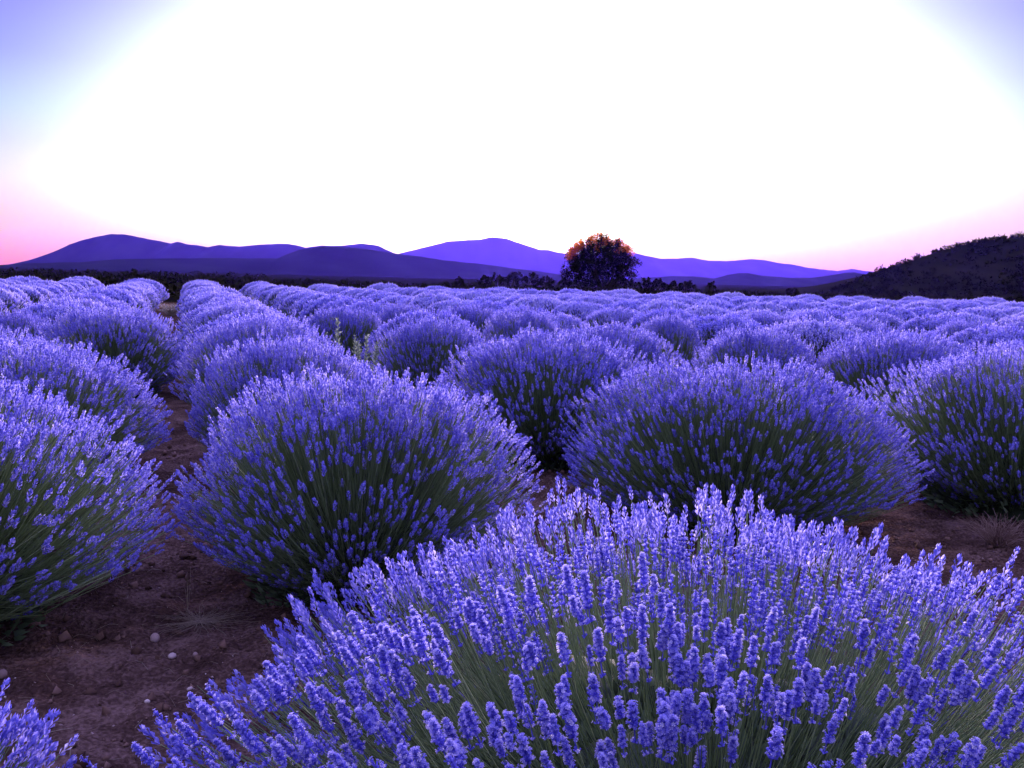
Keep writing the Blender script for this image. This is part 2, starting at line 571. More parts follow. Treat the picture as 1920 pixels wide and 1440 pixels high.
def spike_low(seed, L=0.07, w=0.0125, k=2):
    r = random.Random(seed)
    b = MB()
    for i in range(k):
        z0, z1 = L * i / k - .004, L * (i + 1) / k + .006
        a0 = r.random() * 3
        mid = z0 + (z1 - z0) * .5
        V = [(0, 0, z0)] + [(math.cos(a0 + j * 1.571) * w * r.uniform(.7, 1.2), math.sin(a0 + j * 1.571) * w * r.uniform(.7, 1.2), mid + r.uniform(-.006, .006)) for j in range(4)] + [(0, 0, z1)]
        F = [(0, 1 + (j + 1) % 4, 1 + j) for j in range(4)] + [(5, 1 + j, 1 + (j + 1) % 4) for j in range(4)]
        t = r.uniform(.66, .84)  # raised tone: backlit, hazy paleness of the far flowers put into their colour
        b.add(V, F, [t * .85] + [t * r.uniform(.85, 1.2) for _ in range(4)] + [t * 1.1])
    return b.arrays()


def stems_of(rng, n, R, h, side=0.40, squash=(1, 1), rough=1.0, cone=0.92, low=0.36):
    """stem curves and spike tips of one dome-shaped bush"""
    m = n // 2                                                # stems come in small bunches
    th = []
    while len(th) < m:
        t = rng.uniform(0, math.radians(110), m * 3)
        deg = np.degrees(t)
        p = np.sin(np.minimum(t, math.pi / 2)) * np.interp(deg, [0, 38, 58, 80, 110], [1, 1, side * .82, side * 1.05, side * .85])
        th += list(t[rng.uniform(0, 1, m * 3) < p])
    th = np.array(th[:m])
    ph = rng.uniform(0, 2 * math.pi, m)
    own = np.concatenate([np.arange(m), rng.integers(0, m, n - m)])
    jit = 0.035 / R
    th = np.abs(th[own] + rng.normal(0, jit, n))
    ph = ph[own] + rng.normal(0, jit, n) / np.maximum(np.sin(th), .15)
    lump = 1 + 0.07 * np.sin(3 * ph + rng.uniform(0, 6)) * np.sin(2.3 * th + rng.uniform(0, 6)) + 0.045 * np.sin(7 * ph + rng.uniform(0, 6) + 4 * th)
    deep = rng.uniform(0, 1, m)
    km = np.where(deep < 0.28, rng.uniform(0.70, 0.95, m), rng.normal(0.985, 0.038 * rough, m))
    k = lump * (km[own] + rng.normal(0, .018, n))
    z0 = low * h
    st = np.sin(np.minimum(th, math.pi / 2)) ** cone * (1 - .42 * np.clip((th - math.pi / 2) / .35, 0, 1))
    ct = np.cos(th)
    rho = R * st * k
    z = z0 + np.where(ct > 0, (h - z0) * np.sign(ct) * np.abs(ct) ** 0.9, z0 * 0.66 * ct / 0.34) * np.where(ct > 0, k, 1)
    P = np.stack([rho * np.cos(ph) * squash[0], rho * np.sin(ph) * squash[1], z], 1)
    P[:, 2] = np.maximum(P[:, 2], 0.05)
    bz = 0.04 + 0.12 * h * rng.uniform(0, 1, n)
    br = R * 0.30 * np.clip(th / 1.5, 0.1, 1) * rng.uniform(.3, 1, n)
    B = np.stack([br * np.cos(ph), br * np.sin(ph), bz], 1)
    ang = th * rng.normal(0.57, 0.05, n)
    az = ph + rng.normal(0, .12, n)
    D = np.stack([np.sin(ang) * np.cos(az), np.sin(ang) * np.sin(az), np.cos(ang)], 1) + rng.normal(0, 0.06, (n, 3))
    D /= np.linalg.norm(D, axis=1, keepdims=True)
    ln = np.linalg.norm(P - B, axis=1, keepdims=True)
    Cc = P - D * ln * 0.5
    Cc[:, 2] = np.maximum(Cc[:, 2], 0.03)
    return P, D, B, Cc, th


def bez(B, Cc, P, k, t0=0.0):
    t = np.linspace(t0, 1, k)[None, :, None]
    return (1 - t) ** 2 * B[:, None] + 2 * t * (1 - t) * Cc[:, None] + t ** 2 * P[:, None]


LEAF = (np.array([[-.5, 0, 0], [.5, 0, 0], [.42, .12, .5], [-.42, .12, .5], [0, .3, 1.0]]), np.array([[0, 1, 2], [0, 2, 3], [3, 2, 4]]), np.array([.35, .35, .5, .5, .6]))


def leaf_mass(rng, R, h, n, ln, wd, mound=True, seg=18, n_in=None):
    b = MB()
    th = np.arccos(rng.uniform(0.0, 1, n))
    ph = rng.uniform(0, 6.283, n)
    k = rng.uniform(.5, 1.0, n) ** .5
    P = np.stack([.60 * R * np.sin(th) * np.cos(ph) * k, .60 * R * np.sin(th) * np.sin(ph) * k, -.01 + .58 * h * np.cos(th) * k], 1)
    a = th * .7
    D = np.stack([np.sin(a) * np.cos(ph), np.sin(a) * np.sin(ph), np.cos(a)], 1) + rng.normal(0, .25, (n, 3))
    S = np.stack([np.full(n, wd), np.full(n, ln * .4), ln * rng.uniform(.6, 1.3, n)], 1)
    b.add(*scatter(LEAF, P, D, S, rng.uniform(0, 6.28, n), rng.normal(0, .18, n)))
    if mound:
        u = np.linspace(0, 2 * math.pi, seg, endpoint=False)
        v = np.linspace(0.02, 1, 8)
        U, Vv = np.meshgrid(u, v)
        rr = 1 + .12 * np.sin(3 * U + rng.uniform(0, 6)) + .1 * np.sin(5 * U + 6 * Vv) + rng.normal(0, .04, U.shape)
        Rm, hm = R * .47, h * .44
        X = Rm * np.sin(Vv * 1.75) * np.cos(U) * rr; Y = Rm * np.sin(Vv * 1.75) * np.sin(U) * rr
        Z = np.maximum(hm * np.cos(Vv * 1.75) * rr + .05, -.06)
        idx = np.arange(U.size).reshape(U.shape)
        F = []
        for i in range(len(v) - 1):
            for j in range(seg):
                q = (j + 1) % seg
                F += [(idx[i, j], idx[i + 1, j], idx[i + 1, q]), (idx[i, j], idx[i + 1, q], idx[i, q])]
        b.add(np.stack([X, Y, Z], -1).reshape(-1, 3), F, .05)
    return b.arrays()


SPIKES0 = [spike_detailed(s, whorls=w, L=l, gap=g) for s, w, l, g in ((1, 9, .052, True), (2, 8, .042, False), (3, 10, .062, True), (4, 7, .036, False), (5, 9, .056, True), (6, 8, .047, True))]
SPIKE0_ME = [mesh('flower_spike', *s[:2], M['flower'], s[2]) for s in SPIKES0]
SPIKES0B = [spike_detailed(s, whorls=5, per=5, L=l, sides=3, gap=g, pshare=.4) for s, l, g in ((11, .050, True), (12, .056, False), (13, .043, True))]
SPIKES1 = [spike_mid(s) for s in (21, 22, 23)]
SPIKE1_ME = [mesh('flower_spike', *s[:2], M['flower'], s[2]) for s in SPIKES1]
SPIKES2 = [spike_low(s, .046, .0082, 2) for s in (31, 32)]
SPIKES3 = [spike_low(s, .060, .0125, 1) for s in (41, 42)]


def cat(parts):
    b = MB()
    for V, F, T in parts:
        b.add(V, F, T)
    return b.arrays()


def bush_meshes(seed, R, h, n, spikes, lod, sel=None, ssize=1.0, side=None, back=None, **form):
    """flower, stem and leaf meshes; sel(P, D, th) -> indices of spikes to leave out (they become objects)"""
    rng = np.random.default_rng(seed)
    P, D, B, Cc, th = stems_of(rng, n, R, h, side or (.45, .45, .18, .13)[lod], rough=1.0 if lod < 2 else .4, **form)
    S = rng.uniform(.78, 1.22, n) * ssize
    spin = rng.uniform(0, 6.28, n)
    off = rng.normal(0, .09, n)
    kind = rng.integers(0, len(spikes), n)
    if back is not None:                                      # plainer spikes on the side turned away
        away = back(P) < -.05
        kind[away] = len(spikes) + rng.integers(0, len(SPIKES1), away.sum())
        spikes = spikes + SPIKES1
    pick = sel(P, D, th) if sel else np.array([], int)
    keep = np.ones(n, bool)
    keep[pick] = False
    fl = [scatter(spikes[k], P[keep & (kind == k)], D[keep & (kind == k)], S[keep & (kind == k)], spin[keep & (kind == k)], off[keep & (kind == k)]) for k in range(len(spikes))]
    kseg = {0: 4, 1: 3, 2: 2, 3: 2}[lod]
    rad = {0: .0011, 1: .0015, 2: .0020, 3: .003}[lod]
    st = tubes(bez(B, Cc, P, kseg, 0.15 if lod < 2 else 0.3), np.full(n, rad * 1.15), np.full(n, rad * .8), rng.normal(.5, .2, n))
    nl = {0: 8000, 1: 4200, 2: 1300, 3: 500}[lod]
    if True:   # leafy barren shoots between the flower stems
        nb = int(n * .4)
        P2, D2, B2, C2, _t = stems_of(rng, nb, R * .90, h * .90, 1.3, **form)
        st = cat([st, tubes(bez(B2, C2, P2, kseg, .2), np.full(nb, rad), np.full(nb, rad * .5), rng.normal(.4, .2, nb))])
    lf = leaf_mass(rng, R, h, nl, {0: .045, 1: .05, 2: .07, 3: .11}[lod], {0: .0035, 1: .005, 2: .012, 3: .03}[lod], seg={0: 28, 1: 22, 2: 14, 3: 10}[lod])
    fm = mesh('flower_mass', *cat(fl)[:2], M['flower'], cat(fl)[2]) if fl else None
    sm = mesh('stem_mass', *st[:2], M['stem'], st[2])
    lm = mesh('leaf_mound', *lf[:2], M['leaf'], lf[2])
    info = dict(P=P, D=D, S=S, spin=spin, kind=kind, pick=pick)
    return fm, sm, lm, info


def plant(root, meshes):
    for nm, me in zip(('flower_mass', 'stem_mass', 'leaf_mound'), meshes):
        o = obj(nm, me, root)
        o['kind'] = 'stuff'


# layout: (px of bush axis, depth Z, radius R, height h) in eye heights; hand placed where the photograph shows them singly
def hor(px):
    return 522 + (px - 960) * 0.0234


def zt(px, ytop, h):
    return (1 - h) * FPX / (ytop - hor(px))


HAND = [
    # name, px, Z, R, h, tier
    ('front', 1360, 1.60, .88, .56, 0),
    ('a', 672, 3.08, .545, .67, 1),
    ('b', 1388, 4.05, .70, .66, 1),
    ('c', 1945, 4.4, .72, .70, 1),
    ('l1', -245, 2.62, .70, .665, 1),
    ('l2', 20, 4.35, .60, .62, 1),
    ('d', 1037, 5.35, .66, .675, 2),
    ('a2', 545, 4.75, .50, .645, 2),
    ('a3', 500, 6.2, .52, .68, 2),
    ('l3', 207, 7.6, .54, .645, 2),
    ('e', 818, 7.4, .46, .645, 2),
    ('g', 1150, 6.7, .52, .66, 2),
    ('h', 1680, 6.5, .56, .66, 2),
    ('i', 1420, 6.9, .46, .655, 2),
    ('j', 645, 9.6, .47, .66, 2),
    ('k', 985, 8.8, .43, .66, 2),
    ('m', 1257, 8.6, .34, .66, 2),
    ('n', 1815, 9.3, .40, .66, 2),
    ('o', 1615, 9.2, .46, .65, 2),
    ('q', 885, 10.5, .42, .66, 2),
    ('s', 755, 10.6, .34, .66, 2),
    ('u', 20, 8.0, .40, .60, 2),
    ('v', 1440, 10.6, .42, .65, 2),
    ('corner', -425, 1.15, .27, .44, 1),
]
U = np.array([-0.3250, 0.9457])           # direction of the rows (towards their vanishing point)
Nn = np.array([0.9457, 0.3250])
SPACING, P0 = 1.58, 0.52
bushes = []
for nm, px, Z, R, h, tier in HAND:
    X = ray(px, hor(px)).x * Z
    bushes.append(dict(name=nm, x=X, y=Z, R=R, h=h, tier=tier))
rr_ = random.Random(5)
ZFAR = 27.5
for k in range(-14, 26):
    s = -6.0
    while s < 40:
        s += 1.26 * rr_.uniform(.88, 1.14)
        p = P0 + k * SPACING + rr_.uniform(-.04, .04)
        x, y = Nn * p + U * s
        if y < 2.2 or y > ZFAR + 0.4 * math.sin(k * 1.7):
            continue
        R = rr_.uniform(.50, .57)
        if abs(x) > y * 0.545 + R * 1.0:
            continue
        if any((x - b['x']) ** 2 + (y - b['y']) ** 2 < (0.78 * (R + b['R'])) ** 2 for b in bushes if b['name']):
            continue
        if y < 7.0 and not (abs(x) > y * 0.532):
            continue
        bushes.append(dict(name='', x=x, y=y, R=R * rr_.uniform(.93, 1.05), h=rr_.uniform(.62, .69), tier=2 if y < 6 else 3 if y < 13 else 4))
for k in range(-14, 26):                   # the last bush of each row stands a little taller
    far_ = [b for b in bushes if not b['name'] and b['y'] > 24 and int(round((b['x'] * Nn[0] + b['y'] * Nn[1] - P0) / SPACING)) == k]
    if far_:
        q_ = max(far_, key=lambda b: b['y'])
        q_['R'], q_['h'] = rr_.uniform(.57, .64), rr_.uniform(.68, .74)
for b in bushes:
    b['row'] = int(round((b['x'] * Nn[0] + b['y'] * Nn[1] - P0) / SPACING))
    b['s'] = b['x'] * U[0] + b['y'] * U[1]

SINGLE = {
    'front': 'large lavender bush filling the bottom right corner, its flower spikes easily told apart',
    'a': 'full round lavender bush beside the bare soil path, next behind the large front bush',
    'b': 'widest lavender bush right of centre, directly behind the large front bush',
    'c': 'dark fronted lavender bush cut by the right edge above the reddish dead shrub',
    'l1': 'big lavender bush cut by the left edge, overhanging the bare soil patch',
    'l2': 'lavender bush on the left of the path whose flank meets the white dry tuft',
    'd': 'lavender bush in the gap between the two largest round bushes, shaded green front',
    'a2': 'lavender bush peeping over the left shoulder of the full round bush beside the path',
    'a3': 'lavender bush second behind the full round one along the right side of the path',
    'l3': 'dark fronted lavender bush left of the path with thin yellow weeds at its foot',
    'e': 'small lavender dome in the row right of the pale tall weeds',
    'g': 'lavender bush half hidden behind the right shoulder of the central gap bush',
    'h': 'loose spiky lavender bush behind the left shoulder of the bush cut by the right edge',
    'i': 'low lavender dome behind the widest bush, right of its top',
    'j': 'dark fronted lavender bush with the pale tall weeds standing before it',
    'k': 'broad lavender dome just behind the central gap bush, left of its top',
    'm': 'small green fronted lavender bush under the large tree, beyond the half hidden bush',
    'n': 'low lavender dome near the right edge, behind the bush cut by that edge',
    'o': 'lavender bush behind the loose spiky bush, in line with the foot of the dark hill',
    'q': 'lavender dome behind the small dome that stands right of the tall weeds',
    's': 'small shaded lavender bush just right of the bush with the tall weeds before it',
    'u': 'shaded lavender bush at the left edge, behind the bush that meets the white tuft',
    'v': 'lavender dome behind the low dome that rises right of the widest bush',
    'corner': 'lavender bush of which only a few spikes enter the bottom left corner',
}
ORD = ['first', 'second', 'third', 'fourth', 'fifth', 'sixth', 'seventh', 'eighth', 'ninth', 'tenth', 'eleventh', 'twelfth', 'thirteenth', 'fourteenth', 'fifteenth',
       'sixteenth', 'seventeenth', 'eighteenth', 'nineteenth', 'twentieth', 'twenty-first', 'twenty-second', 'twenty-third', 'twenty-fourth', 'twenty-fifth',
       'twenty-sixth', 'twenty-seventh', 'twenty-eighth', 'twenty-ninth', 'thirtieth']
rows = {}
for b in bushes:
    rows.setdefault(b['row'], []).append(b)
for k, bs in rows.items():
    bs.sort(key=lambda q: -q['s'])
    side = 'right' if k >= 0 else 'left'
    n = k + 1 if k >= 0 else -k
    rowname = f'{ORD[n - 1]} row {side} of the soil path'
    for i, b in enumerate(bs):
        which = 'farthest' if i == 0 else f'{ORD[i]} from the far end'
        b['label'] = SINGLE.get(b['name']) or f'lavender bush in the {rowname}, {which}'

GROUP = 'lavender bushes in rows across the field'
SING_N = {'front': 300, 'a': 300, 'b': 280, 'c': 220, 'l1': 220, 'corner': 40}


def turned(P, loc):
    """how far the dome faces the lens at each tip (1 towards it, -1 away)"""
    d = P + np.array(loc) - np.array([0, 0, H])
    view = -d / np.linalg.norm(d, axis=1, keepdims=True)
    N_ = P - np.array([0, 0, .25])
    N_ /= np.linalg.norm(N_, axis=1, keepdims=True)
    return np.einsum('ij,ij->i', N_, view)


def chooser(loc, count):
    def sel(P, D, th):
        W = P + np.array(loc)
        d = W - np.array([0, 0, H])
        dep = d @ np.array(fw)
        u = (d @ np.array(rt)) / dep * FPX + 960
        v = 720 - (d @ np.array(up)) / dep * FPX
        ok = (dep > .3) & (u > -10) & (u < 1930) & (v < 1460)
        c0 = np.array([0, 0, .1])
        outw = np.linalg.norm((P - c0) / np.array([1, 1, 1]), axis=1)
        # nearest to the lens and on the visible side of the dome
        view = -d / np.linalg.norm(d, axis=1, keepdims=True)
        Nrm = (P - np.array([0, 0, .25])); Nrm /= np.linalg.norm(Nrm, axis=1, keepdims=True)
        facing = np.einsum('ij,ij->i', Nrm, view)
        score = dep - 0.25 * np.clip(facing, -1, 1) - 0.8 * outw
        score[~ok | (facing < 0.02)] = 1e6
        idx = np.argsort(score)[:count]
        return idx[score[idx] < 1e5]
    return sel


# shared meshes of the smaller bushes (unit: metres, radius .72, height .78)
RU, HU = 0.72, 0.78
MID = [bush_meshes(100 + i, RU, HU, 3600, SPIKES1, 1)[:3] for i in range(2)]
LOW = [bush_meshes(200 + i, RU, HU, 4200, SPIKES2, 2, ssize=1.05)[:3] for i in range(3)]
FAR = [bush_meshes(300 + i, RU, HU, 4200, SPIKES3, 3)[:3] for i in range(3)]

for b in bushes:
    x, y = b['x'] * H, b['y'] * H
    R, h = b['R'] * H, b['h'] * H
    loc = (x, y, gz(x, y) - 0.02)
    if b['name'] in SING_N:
        root = empty('lavender_bush', loc)
        lod = 0 if b['tier'] == 0 else 1
        n = 5100 if lod == 0 else int(4500 * min(1.0, (b['R'] / .62) ** 1.6))
        fm, sm, lm, info = bush_meshes(500 + len(b['label']), R, h, n, SPIKES0B if lod == 0 else SPIKES1, lod, chooser(loc, SING_N[b['name']]), .92 if lod == 0 else .86,
                                       **(dict(cone=1.12, low=.24, side=.95, back=lambda P: turned(P, loc)) if lod == 0 else {}))
        plant(root, (fm, sm, lm))
        lib = SPIKE0_ME if lod == 0 else SPIKE1_ME
        Mx = frames(info['D'])
        for q, i in enumerate(info['pick']):
            o = obj('flower_spike', lib[(q * 7 + i) % len(lib)], root)
            mm = Matrix(Mx[i].tolist()) @ Matrix.Rotation(float(info['spin'][i]), 3, 'Z')
            o.rotation_mode = 'QUATERNION'
            o.rotation_quaternion = mm.to_quaternion()
            o.location = info['P'][i]
            s = float(info['S'][i])
            o.scale = (s, s, s)
    else:
        root = empty('lavender_bush', loc, rr_.uniform(0, 6.28))
        lib = {1: MID, 2: MID, 3: LOW, 4: FAR}[b['tier']]
        plant(root, lib[rr_.randrange(len(lib))])
        root.scale = (R / RU * rr_.uniform(.95, 1.05), R / RU * rr_.uniform(.95, 1.05), h / HU)
    tag(root, b['label'], 'lavender bush', GROUP)


# ------------------------------------------------------------------ trees beyond the field
def leaf_clumps(rng, centers, radii, per, size, flat=1.0):
    n = len(centers) * per
    C = np.repeat(np.asarray(centers), per, 0)
    Rr = np.repeat(np.asarray(radii), per)[:, None]
    d = rng.normal(0, 1, (n, 3))
    d /= np.linalg.norm(d, axis=1, keepdims=True)
    P = C + d * Rr * rng.uniform(0, 1, (n, 1)) ** .5 * np.array([1, 1, flat])
    D = rng.normal(0, 1, (n, 3)) + d * .6
    S = np.stack([size * rng.uniform(.5, 1.1, n), size * .3 * np.ones(n), size * rng.uniform(.8, 1.6, n)], 1)
    return scatter(LEAF, P, D, S, rng.uniform(0, 6.28, n), rng.normal(0, .2, n))


def tree(name, loc, w, h, label, cat, seed, mat, group=None, trunk_h=.18, clumps=60, per=60, leaf=.14, limbs=7, big=False):
    rng = np.random.default_rng(seed)
    root = empty(name, loc)
    b = MB()
    base = np.array([0, 0, -.25])
    fork = np.array([rng.normal(0, .03) * w, 0, h * trunk_h + .1])
    b.add(*tubes(np.array([[base, (base + fork) / 2 + rng.normal(0, .02, 3) * w, fork]]), [w * .045 + .02], [w * .035 + .015], [.4], sides=7))
    C, Rd = [], []
    ends, limb_me = [], []
    for i in range(limbs):
        a = 2 * math.pi * i / limbs + rng.uniform(-.3, .3)
        el = rng.uniform(.35, 1.25)
        e = fork + np.array([math.cos(a) * math.cos(el) * w * .42, math.sin(a) * math.cos(el) * w * .42, math.sin(el) * h * .68])
        m = (fork + e) / 2 + np.array([math.cos(a), math.sin(a), 0]) * w * .05
        ends.append((m, e))
        tb = tubes(np.array([[fork, m, e]]), [w * .022 + .012], [w * .006 + .004], [.5], sides=5)
        if big:
            limb_me.append(mesh('limb', tb[0], tb[1], M['bark'], tb[2], True))
        else:
            b.add(*tb)
    tk = obj('trunk', b.build('trunk', M['bark'], True), root)
    for me in limb_me:
        obj('limb', me, tk)
    z0 = h * trunk_h * .7
    for i in range(clumps):
        th = math.acos(rng.uniform(-.35, 1)); ph = rng.uniform(0, 6.283)
        k = rng.uniform(.25, 1.0) ** .5 * (1.0 if not big else rng.uniform(.93, 1.06))
        cz = z0 + (h - z0) * .42
        x = w * .5 * math.sin(th) * math.cos(ph) * k
        y = w * .5 * math.sin(th) * math.sin(ph) * k
        z = cz + ((h - cz) if math.cos(th) > 0 else (cz - z0)) * math.cos(th) * k * (1 if math.cos(th) > 0 else 2.2)
        C.append((x, y, min(max(z, z0), h)))
        Rd.append(w * (rng.uniform(.05, .11) if not big else rng.uniform(.03, .085)))
    V, F, T = leaf_clumps(rng, C, Rd, per, leaf)
    obj('crown', mesh('crown', V, F, mat, T), root)
    tag(root, label, cat, group)
    return root


def place(px, py_base, Y):
    p = at(px, py_base, Y)
    return (p.x, Y, 0.0)


def tree_px(name, px, ytop, w_px, Y, label, cat, seed, mat, group=None, **kw):
    top = at(px, ytop, Y)
    w = w_px / FPX * Y
    return tree(name, (top.x, Y, 0), w, top.z, label, cat, seed, mat, group, **kw)


BIG = tree_px('large_tree', 1128, 443, 138, 82, 'largest tree on the skyline, its ragged top tinted orange as sunset glow', 'tree', 3, M['tree_leaf'],
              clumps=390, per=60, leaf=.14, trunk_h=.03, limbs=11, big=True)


def top_foliage(root, w, h):  # top clumps get the glow tint; the crown below stays dark and opaque
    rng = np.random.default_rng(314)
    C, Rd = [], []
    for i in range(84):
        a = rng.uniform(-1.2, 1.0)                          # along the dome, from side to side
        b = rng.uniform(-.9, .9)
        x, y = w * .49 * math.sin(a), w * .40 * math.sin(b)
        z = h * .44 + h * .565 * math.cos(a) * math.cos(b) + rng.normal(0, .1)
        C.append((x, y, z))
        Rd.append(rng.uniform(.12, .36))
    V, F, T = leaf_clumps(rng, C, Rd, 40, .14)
    obj('glow_tinted_foliage', mesh('glow_tinted_foliage', V, F, M['glow_leaf'], T), root)


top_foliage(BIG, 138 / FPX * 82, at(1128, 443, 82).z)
TG = 'small trees along the far edge of the field'
for px, yt, w, Y, lab, sd_ in [
    (860, 519, 17, 88, 'tiny lone tree left of the dark grove, near the middle of the skyline', 5),
    (908, 517, 26, 96, 'low outermost tree at the left end of the dark grove', 6),
    (930, 511, 38, 94, 'rounded second tree from the left end of the dark grove', 7),
    (964, 508, 40, 92, 'tallest rounded tree of the dark grove left of the large tree', 8),
    (998, 512, 34, 92, 'rounded tree just right of the tallest one in the dark grove', 9),
    (1024, 514, 32, 92, 'flat topped tree at the right end of the dark grove', 10),
    (1062, 517, 24, 90, 'low tree touching the left foot of the large tree', 11),
    (1212, 521, 34, 88, 'low tree touching the right foot of the large tree', 12),
    (1234, 523, 28, 90, 'low tree second to the right of the large tree', 13),
    (1264, 527, 30, 92, 'left of the two joined flat crowned trees right of the large tree', 14),
    (1288, 526, 30, 92, 'right of the two joined flat crowned trees right of the large tree', 15),
    (1336, 526, 18, 86, 'slim upright lone tree between the joined flat trees and the hill', 16),
    (1487, 540, 24, 86, 'small round lone bush tree at the foot of the dark hill slope', 17),
    (1865, 528, 50, 120, 'dark round tree at the foot of the hill near the right edge', 18),
    (1925, 526, 46, 118, 'dark tree cut by the right edge at the foot of the hill', 19),
    (60, 512, 16, 95, 'tiny rounded bush above the leftmost crests of the field', 20),
    (150, 514, 16, 95, 'tiny bush sticking out of the dark scrub over the second crest', 21),
    (238, 516, 30, 95, 'dark low bush in the dip left of the path on the skyline', 22),
    (262, 519, 26, 95, 'dark low bush just right of the one in the skyline dip', 23),
    (410, 526, 22, 95, 'tiny dark bush over the crest right of the path', 24),
    (1311, 545, 22, 84, 'low dark mound of a bush between the flat trees and the slim tree', 25),
]:
    slim = 'slim' in lab
    tree_px('small_tree' if 'tree' in lab else 'dark_bush', px, yt, w, Y, lab, 'tree' if 'tree' in lab else 'bush', sd_, M['tree_leaf'], TG,
            clumps=26 if not slim else 18, per=46, leaf=.13, trunk_h=.22 if 'tree' in lab and not slim else .05, limbs=5)


# scrub that reads as one dark band beyond the field, and the wood on the hill
def scrub():
    rng = np.random.default_rng(71)
    cs, rs = [], []
    for i in range(700):
        px = rng.uniform(-150, 2100)
        Y = rng.uniform(38, 128)
        ht = rng.uniform(.25, .75) * (.4 + .6 * Y / 128)
        ht *= 2.0 if px < 480 else .85 if px < 1000 else .5
        p = at(px, 540, Y)
        for j in range(4):
            cs.append((p.x + rng.normal(0, .7), Y + rng.normal(0, .6), ht * rng.uniform(.2, .8)))
            rs.append(rng.uniform(.3, .6) * (1 if px < 480 else .6))
    V, F, T = leaf_clumps(rng, cs, rs, 12, .24, .45)
    V[:, 2] = np.maximum(V[:, 2], -.05)
    o = obj('scrub_band', mesh('scrub_band', V, F, M['tree_leaf'], T))
    o['kind'] = 'stuff'
    o['label'] = 'band of dark scrub beyond the far edge of the field'


scrub()


def hill_wood():
    rng = np.random.default_rng(72)
    Y0 = 140
    P = [at(px, py, Y0) for px, py in HILL_PTS]
    X = np.array([p.x for p in P]); Z = np.array([p.z for p in P])
    cs, rs = [], []
    for i in range(1100):
        crest = i < 170
        x = rng.uniform(X[2], X[-2])
        v = 0 if crest else rng.uniform(-1, 0)
        z = np.interp(x, X, Z) * max(0, 1 - abs(v)) ** 1.15
        r = rng.uniform(.25, .55) if not crest else rng.uniform(.12, .38)
        y = Y0 + v * 50
        for j in range(3):
            cs.append((x + rng.normal(0, .5), y, z + r * rng.uniform(-.1, .8)))
            rs.append(r)
    V, F, T = leaf_clumps(rng, cs, rs, 11, .30, .9)
    o = obj('hill_scrub', mesh('hill_scrub', V, F, M['hill'], T))
    o['kind'] = 'stuff'
    o['label'] = 'dark scrub and low trees covering the hill on the right'


hill_wood()


# ------------------------------------------------------------------ things on the soil
def ground_at(px, py):
    d = ray(px, py)
    t = -H / d.z
    x, y = d.x * t, t
    return x, y, gz(x, y)


def lump(rng, seg=8, rings=5, jit=.12):
    u = np.linspace(0, 2 * math.pi, seg, endpoint=False)
    v = np.linspace(.12, math.pi - .12, rings)
    Uu, Vv = np.meshgrid(u, v)
    rr = 1 + rng.normal(0, jit, Uu.shape)
    V = np.stack([np.sin(Vv) * np.cos(Uu) * rr, np.sin(Vv) * np.sin(Uu) * rr, np.cos(Vv) * rr], -1).reshape(-1, 3)
    idx = np.arange(Uu.size).reshape(Uu.shape)
    F = []
    for i in range(rings - 1):
        for j in range(seg):
            q = (j + 1) % seg
            F += [(idx[i, j], idx[i + 1, j], idx[i + 1, q]), (idx[i, j], idx[i + 1, q], idx[i, q])]
    for j in range(1, seg - 1):
        F += [(idx[0, 0], idx[0, j], idx[0, j + 1]), (idx[-1, 0], idx[-1, j + 1], idx[-1, j])]
    return V, np.array(F), np.full(len(V), .5)


rs_ = np.random.default_rng(81)
for px, py, sx, sy, sz, t, lab in [
    (290, 1190, .016, .013, .017, .55, 'rounded pinkish stone standing upright on the bare soil'),
    (323, 1222, .017, .013, .010, .75, 'flat pale lilac stone lying just right of the pinkish stone'),
    (366, 1218, .009, .008, .008, .35, 'small brownish stone right of the flat pale stone'),
    (5, 1262, .016, .012, .014, .2, 'grey brown stone at the left edge of the soil patch'),
    (276, 1313, .008, .006, .006, 1.0, 'bright white chip of stone in the middle of the soil patch'),
    (356, 1290, .009, .006, .005, .8, 'thin pale chip of stone near the flowers of the large front bush'),
]:
    V, F, T = lump(rs_, 12, 8, .05)
    V = V * np.array([sx, sy, sz])
    x, y, z = ground_at(px, py)
    o = obj('stone', mesh('stone', V, F, M['stone'], np.full(len(V), t), True))
    o.location = (x, y, z + sz * .75)
    o.rotation_euler = (rs_.normal(0, .2), rs_.normal(0, .2), rs_.uniform(0, 6))
    tag(o, lab, 'stone', 'stones lying on the bare soil')


def soil_scatter(name, n, smin, smax, mat, tlo, thi, label, seed, power=2.2, seg=5, rings=3):
    rng = np.random.default_rng(seed)
    tpls = [lump(rng, seg, rings, .3) for _ in range(4)]
    m = n * 2
    x = rng.uniform(-3.4, 2.4, m); y = 1.0 + 5.6 * rng.uniform(0, 1, m) ** 1.5
    p = x * Nn[0] + y * Nn[1]
    keep = (np.abs(x) < y * .6 + .2)
    x, y = x[keep][:n], y[keep][:n]
    n = len(x)
    s = smin + (smax - smin) * rng.uniform(0, 1, n) ** power
    z = ground_z(x, y)
    P = np.stack([x, y, z + s * .25], 1)
    D = rng.normal(0, .35, (n, 3)) + np.array([0, 0, 1])
    S = np.stack([s, s * rng.uniform(.6, 1, n), s * rng.uniform(.45, .9, n)], 1)
    kk = rng.integers(0, 4, n)
    parts = [scatter(tpls[k], P[kk == k], D[kk == k], S[kk == k], rng.uniform(0, 6, (kk == k).sum()), rng.uniform(tlo, thi, (kk == k).sum()) - .5) for k in range(4)]
    V, F, T = cat(parts)
    o = obj(name, mesh(name, V, F, mat, T, False))
    o['kind'] = 'stuff'
    o['label'] = label


